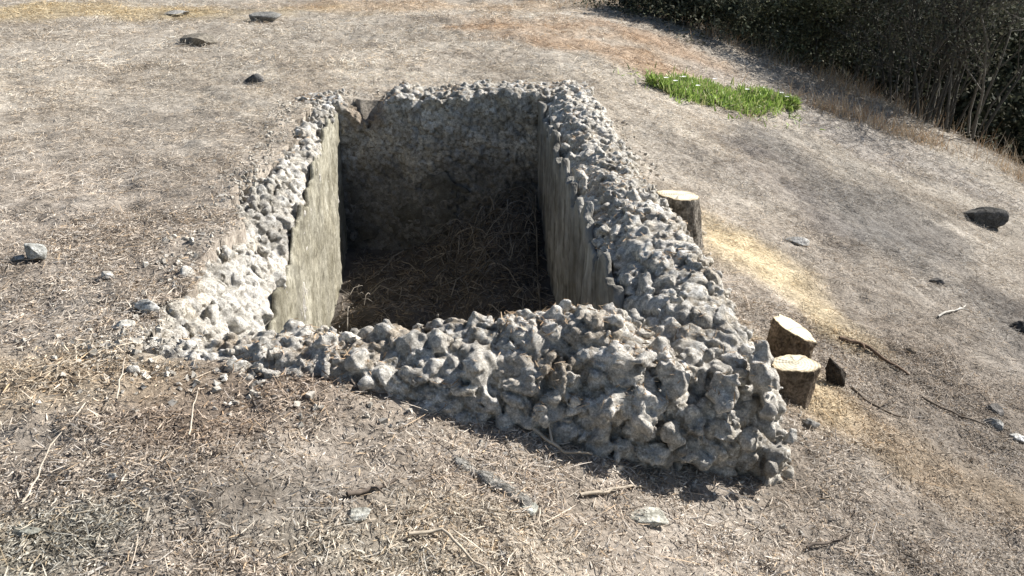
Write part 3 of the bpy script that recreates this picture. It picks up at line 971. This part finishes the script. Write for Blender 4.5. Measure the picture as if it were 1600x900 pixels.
# ------------------------------------------------------------------ tree stumps
def stump(top_uv, foot_uv, w_px, h, tilt, label, seed, bark_col, squash=.8, yaw=0.0, foot=None):
    rg = np.random.default_rng(seed)
    p = spot(*foot_uv) if foot is None else Vector((foot[0], foot[1], float(ground_z(foot[0], foot[1]))))
    dist = (p - Vector((0, 0, EYE))).dot(Vector((0, math.cos(PITCH), -math.sin(PITCH))))
    r = w_px / FPX * dist * .5
    base = p + Vector((0, r * .6, 0))
    base.z = float(ground_z(base.x, base.y))
    root = empty("tree_stump", base, label, "stump", "sawn tree stumps beside the tank")
    n, m = 48, 14
    th = np.linspace(0, 2 * np.pi, n, endpoint=False)
    prof = 1 + .10 * np.sin(2 * th + seed) + .07 * np.sin(3 * th + 2 * seed) + .03 * np.sin(5 * th + seed) + .02 * np.sin(7 * th + seed)
    rows = []
    for k in range(m):
        f = k / (m - 1)
        flare = 1 + .22 * (1 - f) ** 4
        rr = r * prof * flare * (1 + .03 * rg.normal(size=n) + .05 * np.sin(9 * th + 5 * f) * (1 - f))
        x, y = rr * np.cos(th), rr * squash * np.sin(th)
        topz = h + tilt[0] * x + tilt[1] * y
        z = -.08 + (topz + .08) * f
        rows.append(np.stack([x + .04 * f * math.cos(yaw), y, z], -1))
    Vv = np.concatenate(rows)
    i = np.arange(n); Q = np.concatenate([np.stack([k * n + i, k * n + (i + 1) % n, (k + 1) * n + (i + 1) % n, (k + 1) * n + i], -1) for k in range(m - 1)])
    c = np.array(bark_col)[None] * (1 + .22 * vn(np.arctan2(Vv[:, 1], Vv[:, 0]) * .1, Vv[:, 2] * .3, .02, seed))[:, None]
    o = mesh_obj("trunk", Vv, Q, M_bark, colors=c); o.parent = root
    ring = rows[-1]
    ctr = ring.mean(0)
    layers = [ctr + (ring - ctr) * s + np.array([0, 0, .004 + .003 * (1 - s)]) for s in (1.0, .97, .7, .4, .15)]
    layers[0][:, 2] -= .006
    Vt = np.concatenate(layers + [ctr[None] + np.array([[0, 0, .007]])])
    Vt[:, 2] += .0015 * vn(Vt[:, 0], Vt[:, 1], .01, seed)
    Qt = np.concatenate([np.stack([k * n + i, k * n + (i + 1) % n, (k + 1) * n + (i + 1) % n, (k + 1) * n + i], -1) for k in range(4)])
    Tt = np.stack([4 * n + i, 4 * n + (i + 1) % n, np.full(n, 5 * n)], -1)
    oc = ctr.copy()
    ct = np.tile(np.array((.84, .78, .62)), (len(Vt), 1))
    ct[:n] = (.22, .17, .12)                                     # bark edge
    ct[n:2 * n] = np.array((.66, .55, .38)) * (1 + .2 * vn(th, th * 0, .3, seed))[:, None]
    ct[2 * n:3 * n] *= (1 + .10 * vn(th * 3, th * 0, .5, seed + 2))[:, None]
    ct[4 * n:] *= .8
    for q in rg.integers(0, n, 4):                               # drying cracks
        for L0 in range(2, 5): ct[L0 * n + q] *= .35
    t = mesh_obj("cut_face", Vt - oc, Qt, M_wood, F2=Tt, smoothed=False, colors=ct); t.parent = root; t.location = oc
    return root
stump((1058, 305), (1070, 386), 62, .25, (-.05, .0), "tall grey stump standing alone by the middle of the tank wall", 3, (.26, .235, .20), yaw=3.3)
stump((1235, 505), (1226, 566), 72, .13, (-.5, .0), "low stump with a slanting sawn face, behind the other of the pair", 5, (.22, .17, .12), squash=.9)
stump((1240, 548), (1226, 624), 68, .13, (.0, .12), "squat brown stump with a level sawn face, in front of the slanting one", 8, (.20, .16, .12), squash=.75)

def chunk():
    p = spot(1303, 606)
    mb = MB()
    o = rock((1303, 606), 40, (.75, .5, 1.5), (.07, .06, .05), "dark splintered root stub beside the pair of stumps", 31, name="root_stub", sink=.2, cuts=9, cat="root stub", group=None)
    o.data.materials[0] = M_bark
    o.rotation_euler = (0, -.35, 0)
chunk()

# ------------------------------------------------------------------ twigs, roots and the plank
def twig(uvs, r, col, label, lift=.012, branch=None, name="twig", cat="twig", group="dead twigs lying about the tank", sides=6):
    pts = [spot(u, v) for u, v in uvs]
    base = pts[0].copy()
    rg = np.random.default_rng(int(uvs[0][0]))
    P = []
    for a, b in zip(pts[:-1], pts[1:]):
        for f in np.linspace(0, 1, 5)[:-1]:
            q = a.lerp(b, f); q.z = float(ground_z(q.x, q.y)) + lift + rg.normal(0, .002); q.x += rg.normal(0, .003); P.append(q)
    q = pts[-1].copy(); q.z += lift; P.append(q)
    mb = MB()
    mb.tube([p - base for p in P], list(np.linspace(r, r * .5, len(P))), col, sides)
    if branch:
        a, b = branch
        k = P[int(a * (len(P) - 1))]; e = spot(*b); e.z += lift * 2.5
        mb.tube([k - base, k.lerp(e, .5) - base + Vector((0, 0, .01)), e - base], [r * .7, r * .5, r * .3], col, sides)
    o = mb.build(name, M_twig)
    o.location = base
    tag(o, label, cat, group)
    return o
TC, TD, TG = (.42, .36, .28), (.13, .105, .085), (.40, .38, .34)
twig([(795, 660), (845, 690), (880, 718), (925, 722)], .006, TC, "bent pale twig lying in the tank's shadow", .03, (.5, (850, 668)))
twig([(545, 780), (580, 770), (625, 750)], .007, TD, "dark twig in the straw left of the weathered plank", branch=(.5, (600, 785)))
twig([(905, 778), (960, 771), (1010, 768)], .006, TC, "straight pale stick at the edge of the tank's shadow")
twig([(1465, 498), (1490, 488), (1508, 480)], .006, (.55, .52, .46), "bleached twig on the grey right-hand slope", branch=(.6, (1512, 492)))
twig([(1310, 532), (1345, 540), (1390, 572), (1420, 590)], .012, (.16, .11, .075), "brown root running downhill from the pair of stumps", .012, (.4, (1350, 556)), cat="root", name="root")
twig([(1330, 610), (1370, 640), (1410, 655)], .007, (.15, .12, .09), "thin dark root below the root stub", branch=(.5, (1400, 628)), cat="root", name="root")
twig([(1440, 625), (1500, 655), (1545, 672)], .006, (.16, .13, .10), "long dark twig leading to the grey stone at the right", branch=(.2, (1475, 622)))
twig([(40, 800), (68, 745), (100, 690)], .0028, (.46, .40, .32), "long straw stalk upright in the lower left", .03)
twig([(300, 700), (305, 660), (312, 630)], .0028, (.46, .40, .32), "pale bent stalk in the straw below the front left corner", .04)
twig([(185, 640), (193, 600), (198, 572)], .0028, (.46, .40, .32), "thin pale stalk by the left end of the front wall", .03)
twig([(1260, 860), (1300, 852), (1330, 838)], .005, TD, "short dark twig on the bare ground at lower right", branch=(.5, (1320, 862)))
twig([(640, 845), (690, 838), (730, 880), (760, 898)], .005, TC, "kinked tan stalk at the bottom edge of the picture", .02)

def plank():
    """weathered flat sliver of wood lying aslant the slope"""
    a, b = spot(712, 718), spot(838, 800)
    ax = (b - a); L = ax.length
    n = 26
    rows = []
    for k in range(n):
        f = k / (n - 1)
        w = .016 + .009 * math.sin(f * 3.1) + .005 * math.sin(f * 17)
        hgt = .012 + .008 * math.sin(f * 2.8) + .004 * math.sin(f * 23)
        c = a.lerp(b, f)
        c.z = float(ground_z(c.x, c.y)) - .004
        sd = Vector((-ax.y, ax.x, 0)).normalized()
        for q, hh in ((-1, -.01), (-.9, .6), (-.35, 1), (.3, .93), (.9, .55), (1, -.01)):
            rows.append(c - a + sd * (q * w) + Vector((0, 0, hh * hgt)))
    Vv = np.array([tuple(v) for v in rows])
    i = np.arange(6)
    Q = np.concatenate([np.stack([k * 6 + i, k * 6 + (i + 1) % 6, (k + 1) * 6 + (i + 1) % 6, (k + 1) * 6 + i], -1) for k in range(n - 1)])
    F2 = None
    c = np.array((.38, .365, .33))[None] * (1 + .2 * vn(Vv[:, 0], Vv[:, 1], .03, 4))[:, None]
    o = mesh_obj("plank", Vv, Q, M_bark, colors=c)
    o.location = a
    tag(o, "weathered grey wooden sliver lying aslant before the tank's shadow", "plank")
plank()

# ------------------------------------------------------------------ green patch
def green_patch():
    rg = np.random.default_rng(90)
    A, B = spot(1012, 132), spot(1245, 172)
    mid = A.lerp(B, .5)
    root = empty("green_plant", mid, "low bright green plant mat with small white flowers, the only green on the slope", "plant")
    root.location.z = float(ground_z(mid.x, mid.y))
    ax = (B - A); ax.z = 0; L = ax.length; ax.normalize(); sd = Vector((-ax.y, ax.x, 0))
    n = 9000
    f = rg.random(n); g = rg.normal(0, .42, n)
    halfw = .36 * np.clip(1 - np.abs(2 * f - .9) ** 1.6, 0, 1) * (1.15 - .4 * f) + .03
    g = np.clip(g, -1.15, 1.15) + .45 * vn(f * L, f * 0, .35, 7) * (1 + .3 * np.sign(g))
    x = A.x + ax.x * f * L + sd.x * g * halfw; y = A.y + ax.y * f * L + sd.y * g * halfw
    st = rg.random(n) < .10                     # stray sprigs round the edge
    x = np.where(st, x + rg.normal(0, .16, n), x); y = np.where(st, y + rg.normal(0, .16, n), y); g = np.where(st, .9, g)
    keep = vn(x, y, .16, 91) > -.1 - .6 * (1 - np.abs(g)) ** 1.5
    x, y, g = x[keep], y[keep], g[keep]; n = len(x)
    hh = .09 * (1 - np.clip(np.abs(g), 0, 1) ** 2) * (.65 + .5 * vn(x, y, .25, 92))
    z = ground_z(x, y) + rg.random(n) * np.clip(hh, .02, 1)
    c = np.array([(.28, .40, .09), (.38, .49, .14), (.18, .26, .07), (.50, .52, .24), (.45, .38, .25)])[rg.choice(5, n, p=[.34, .28, .18, .12, .08])] * rg.uniform(.8, 1.2, (n, 1))
    v, q, cc = blades(x, y, z, rg.uniform(.035, .08, n), rg.uniform(.010, .02, n), rg, colors=c, up=rg.normal(.8, .5, n))
    mesh_obj("foliage", v, q, M_green, root, cc, False)
    for k in range(10):
        i = rg.integers(n)
        if abs(g[i]) > .8: continue
        P = Vector((x[i], y[i], float(ground_z(x[i], y[i])) + max(.05, hh[i]) + .05))
        vs, qs, m = [], [], 9
        for e in range(m):
            a0 = 2 * math.pi * e / m
            o = Vector((math.cos(a0), math.sin(a0), .3)); s2 = Vector((-math.sin(a0), math.cos(a0), 0))
            b = len(vs)
            vs += [P + s2 * .004, P - s2 * .004, P + o * .02 - s2 * .006, P + o * .02 + s2 * .006]
            qs.append((b, b + 1, b + 2, b + 3))
        mesh_obj("flower", np.array([tuple(t) for t in vs]), np.array(qs), M_petal, root, smoothed=False)
green_patch()

# ------------------------------------------------------------------ bushes
def shrub(base, h, r, label, seed, leaf_n, leaf_cols, leaf=.021, stems=12, bare=0.0, upright=.6, mat=M_leaf, name="shrub", group="dark bushes below the crest"):
    rg = np.random.default_rng(seed)
    root = empty(name, base, label, "bush", group)
    mb = MB()
    tips = []
    cb = np.array((.095, .088, .076))
    def grow(p, d, ln, rad, depth):
        n = 5
        P = [p.copy()]
        for k in range(n):
            d = (d + Vector(rg.normal(0, .13, 3)) + Vector((0, 0, .06 * upright))).normalized()
            p = p + d * (ln / n)
            P.append(p.copy())
            if depth >= 1: tips.append((p.copy(), depth))
        mb.tube(P, list(np.linspace(rad, rad * .55, n + 1)), tuple(cb * rg.uniform(.7, 1.4)), 4 if depth else 5)
        if depth < 3:
            for k in range(3 if depth < 2 else 3):
                q = P[rg.integers(2, n + 1)]
                dd = (d + Vector(rg.normal(0, .55, 3)) + Vector((0, 0, .15))).normalized()
                grow(q.copy(), dd, ln * rg.uniform(.45, .7), rad * .5, depth + 1)
    for s in range(stems):
        a = rg.uniform(0, 2 * math.pi); sp = rg.uniform(.15, 1.0) * (1.15 - upright)
        q0 = rg.uniform(.05, .4) * r * (1 if h > 1.2 else .25)
        p = Vector((math.cos(a) * q0, math.sin(a) * q0, -.08))
        grow(p, Vector((math.cos(a) * sp, math.sin(a) * sp, upright + .25)).normalized(), h * rg.uniform(.38, .62), rg.uniform(.007, .014) * h / 2, 0)
    o = mb.build("branches", M_twig, root); o.location = (0, 0, 0)
    # leaves in clumps around the twigs, some low round the skirt
    T = np.array([tuple(t[0]) for t in tips])
    clump = rg.random(len(T)) > bare
    T = T[clump] if clump.any() else T
    k = int(300 * (1 - .5 * bare))                   # low skirt of foliage reaching the ground
    a = rg.uniform(0, 2 * np.pi, k); rr = r * np.sqrt(rg.uniform(.15, 1.0, k))
    T = np.concatenate([T, np.stack([rr * np.cos(a), rr * np.sin(a), h * (.02 + .55 * rg.random(k) ** 1.3)], -1)])
    per = max(1, int(leaf_n * 1.9) // len(T))
    c = np.repeat(T, per, 0) + rg.normal(0, 1, (len(T) * per, 3)) * np.array((.095, .095, .075)) * h / 2
    c = c[c[:, 2] > .02]
    n = len(c)
    nv = rg.normal(size=(n, 3)); nv[:, 2] = np.abs(nv[:, 2]) + .2; nv /= np.linalg.norm(nv, axis=1)[:, None]
    a = np.cross(nv, rg.normal(size=(n, 3))); a /= np.linalg.norm(a, axis=1)[:, None]
    b = np.cross(nv, a)
    ls = leaf * rg.uniform(.6, 1.4, n)[:, None]
    Vv = np.stack([c - a * ls, c - b * ls * .42, c + a * ls, c + b * ls * .42], 1).reshape(-1, 3)
    Q = np.arange(n * 4).reshape(-1, 4)
    tone = np.repeat(rg.uniform(.6, 1.4, len(T)), per)[:n] if len(T) * per >= n else np.ones(n)
    col = np.array(leaf_cols)[rg.choice(len(leaf_cols), n)] * (tone * rg.uniform(.7, 1.3, n))[:, None]
    o = mesh_obj("foliage", Vv, Q, mat, root, np.repeat(col, 4, 0), False); o.location = (0, 0, 0)
    return root

OLIVE = [(.12, .13, .075), (.16, .165, .09), (.09, .10, .06), (.18, .175, .115)]
DARK = [(.075, .085, .055), (.10, .108, .068), (.06, .068, .05), (.125, .122, .088)]
GREY = [(.11, .115, .08), (.085, .09, .06), (.14, .135, .10)]
def along(u, v, back):
    p = spot(u, v)
    x, y = p.x + BL_N[0] * back, p.y + BL_N[1] * back
    return Vector((x, y, float(ground_z(x, y))))
shrub(along(985, 20, .35), .6, .75, "small dark bush at the upper left end of the thicket", 101, 12000, DARK, stems=10)
shrub(along(1085, 50, .4), .95, 1.0, "rounded dark bush next along from the small one at the thicket's end", 102, 16000, DARK, stems=12)
shrub(along(1190, 84, .8), 1.7, 1.1, "olive-green bush, the lightest green of the thicket", 103, 16000, OLIVE, stems=12)
shrub(along(1300, 125, 1.3), 2.9, 1.6, "big dense blackish bush in the middle of the thicket", 104, 24000, DARK, stems=15)
shrub(along(1450, 195, .5), 3.0, 1.3, "twiggy bush with bare upright grey stems and few leaves", 105, 11000, GREY, stems=40, bare=.35, upright=.95)
shrub(along(1580, 230, 1.2), 3.0, 1.5, "dark leafy bush reaching past the right edge of the picture", 106, 20000, DARK, stems=14)
shrub(along(1690, 270, .6), 2.6, 1.4, "dark bush farthest down the slope, mostly outside the picture", 107, 14000, DARK, stems=12)

def thicket():
    """mass of bushes behind the front row"""
    rg = np.random.default_rng(120)
    Vs, Cs = [], []
    mb = MB()
    for k in range(125):
        t = rg.uniform(-4, 15); e = rg.uniform(2.4, 9.0)
        if k >= 95: t = rg.uniform(7, 24); e = rg.uniform(7, 16)
        x = BL_P[0] + .855 * t + BL_N[0] * e; y = BL_P[1] - .52 * t + BL_N[1] * e
        z = float(ground_z(x, y)); h = rg.uniform(2.6, 4.0) * (  .30 + .70 * smooth(3, 6, t)); r = rg.uniform(1.0, 1.7)
        m = 3600
        p = rg.normal(size=(26, 3)); p /= np.linalg.norm(p, axis=1)[:, None]
        p *= rg.uniform(.35, 1, (26, 1)) * np.array((r, r, h * .5))
        c = np.repeat(p, m // 26, 0) + rg.normal(0, .2, ((m // 26) * 26, 3)) + np.array((x, y, z + h * .5))
        n = len(c)
        nv = rg.normal(size=(n, 3)); nv /= np.linalg.norm(nv, axis=1)[:, None]
        a = np.cross(nv, rg.normal(size=(n, 3))); a /= np.linalg.norm(a, axis=1)[:, None]; b = np.cross(nv, a)
        ls = .05 * rg.uniform(.6, 1.4, n)[:, None]
        Vs.append(np.stack([c - a * ls, c - b * ls * .45, c + a * ls, c + b * ls * .45], 1).reshape(-1, 3))
        Cs.append(np.repeat(np.array(DARK)[rg.choice(4, n)] * rg.uniform(.6, 1.3), 4, 0))
    Vv = np.concatenate(Vs); Cc = np.concatenate(Cs)
    tag(mesh_obj("thicket", Vv, np.arange(len(Vv)).reshape(-1, 4), M_leaf, colors=Cc, smoothed=False),
        "unbroken mass of dark scrub filling the hollow behind the front bushes", "scrub", kind="stuff")
thicket()
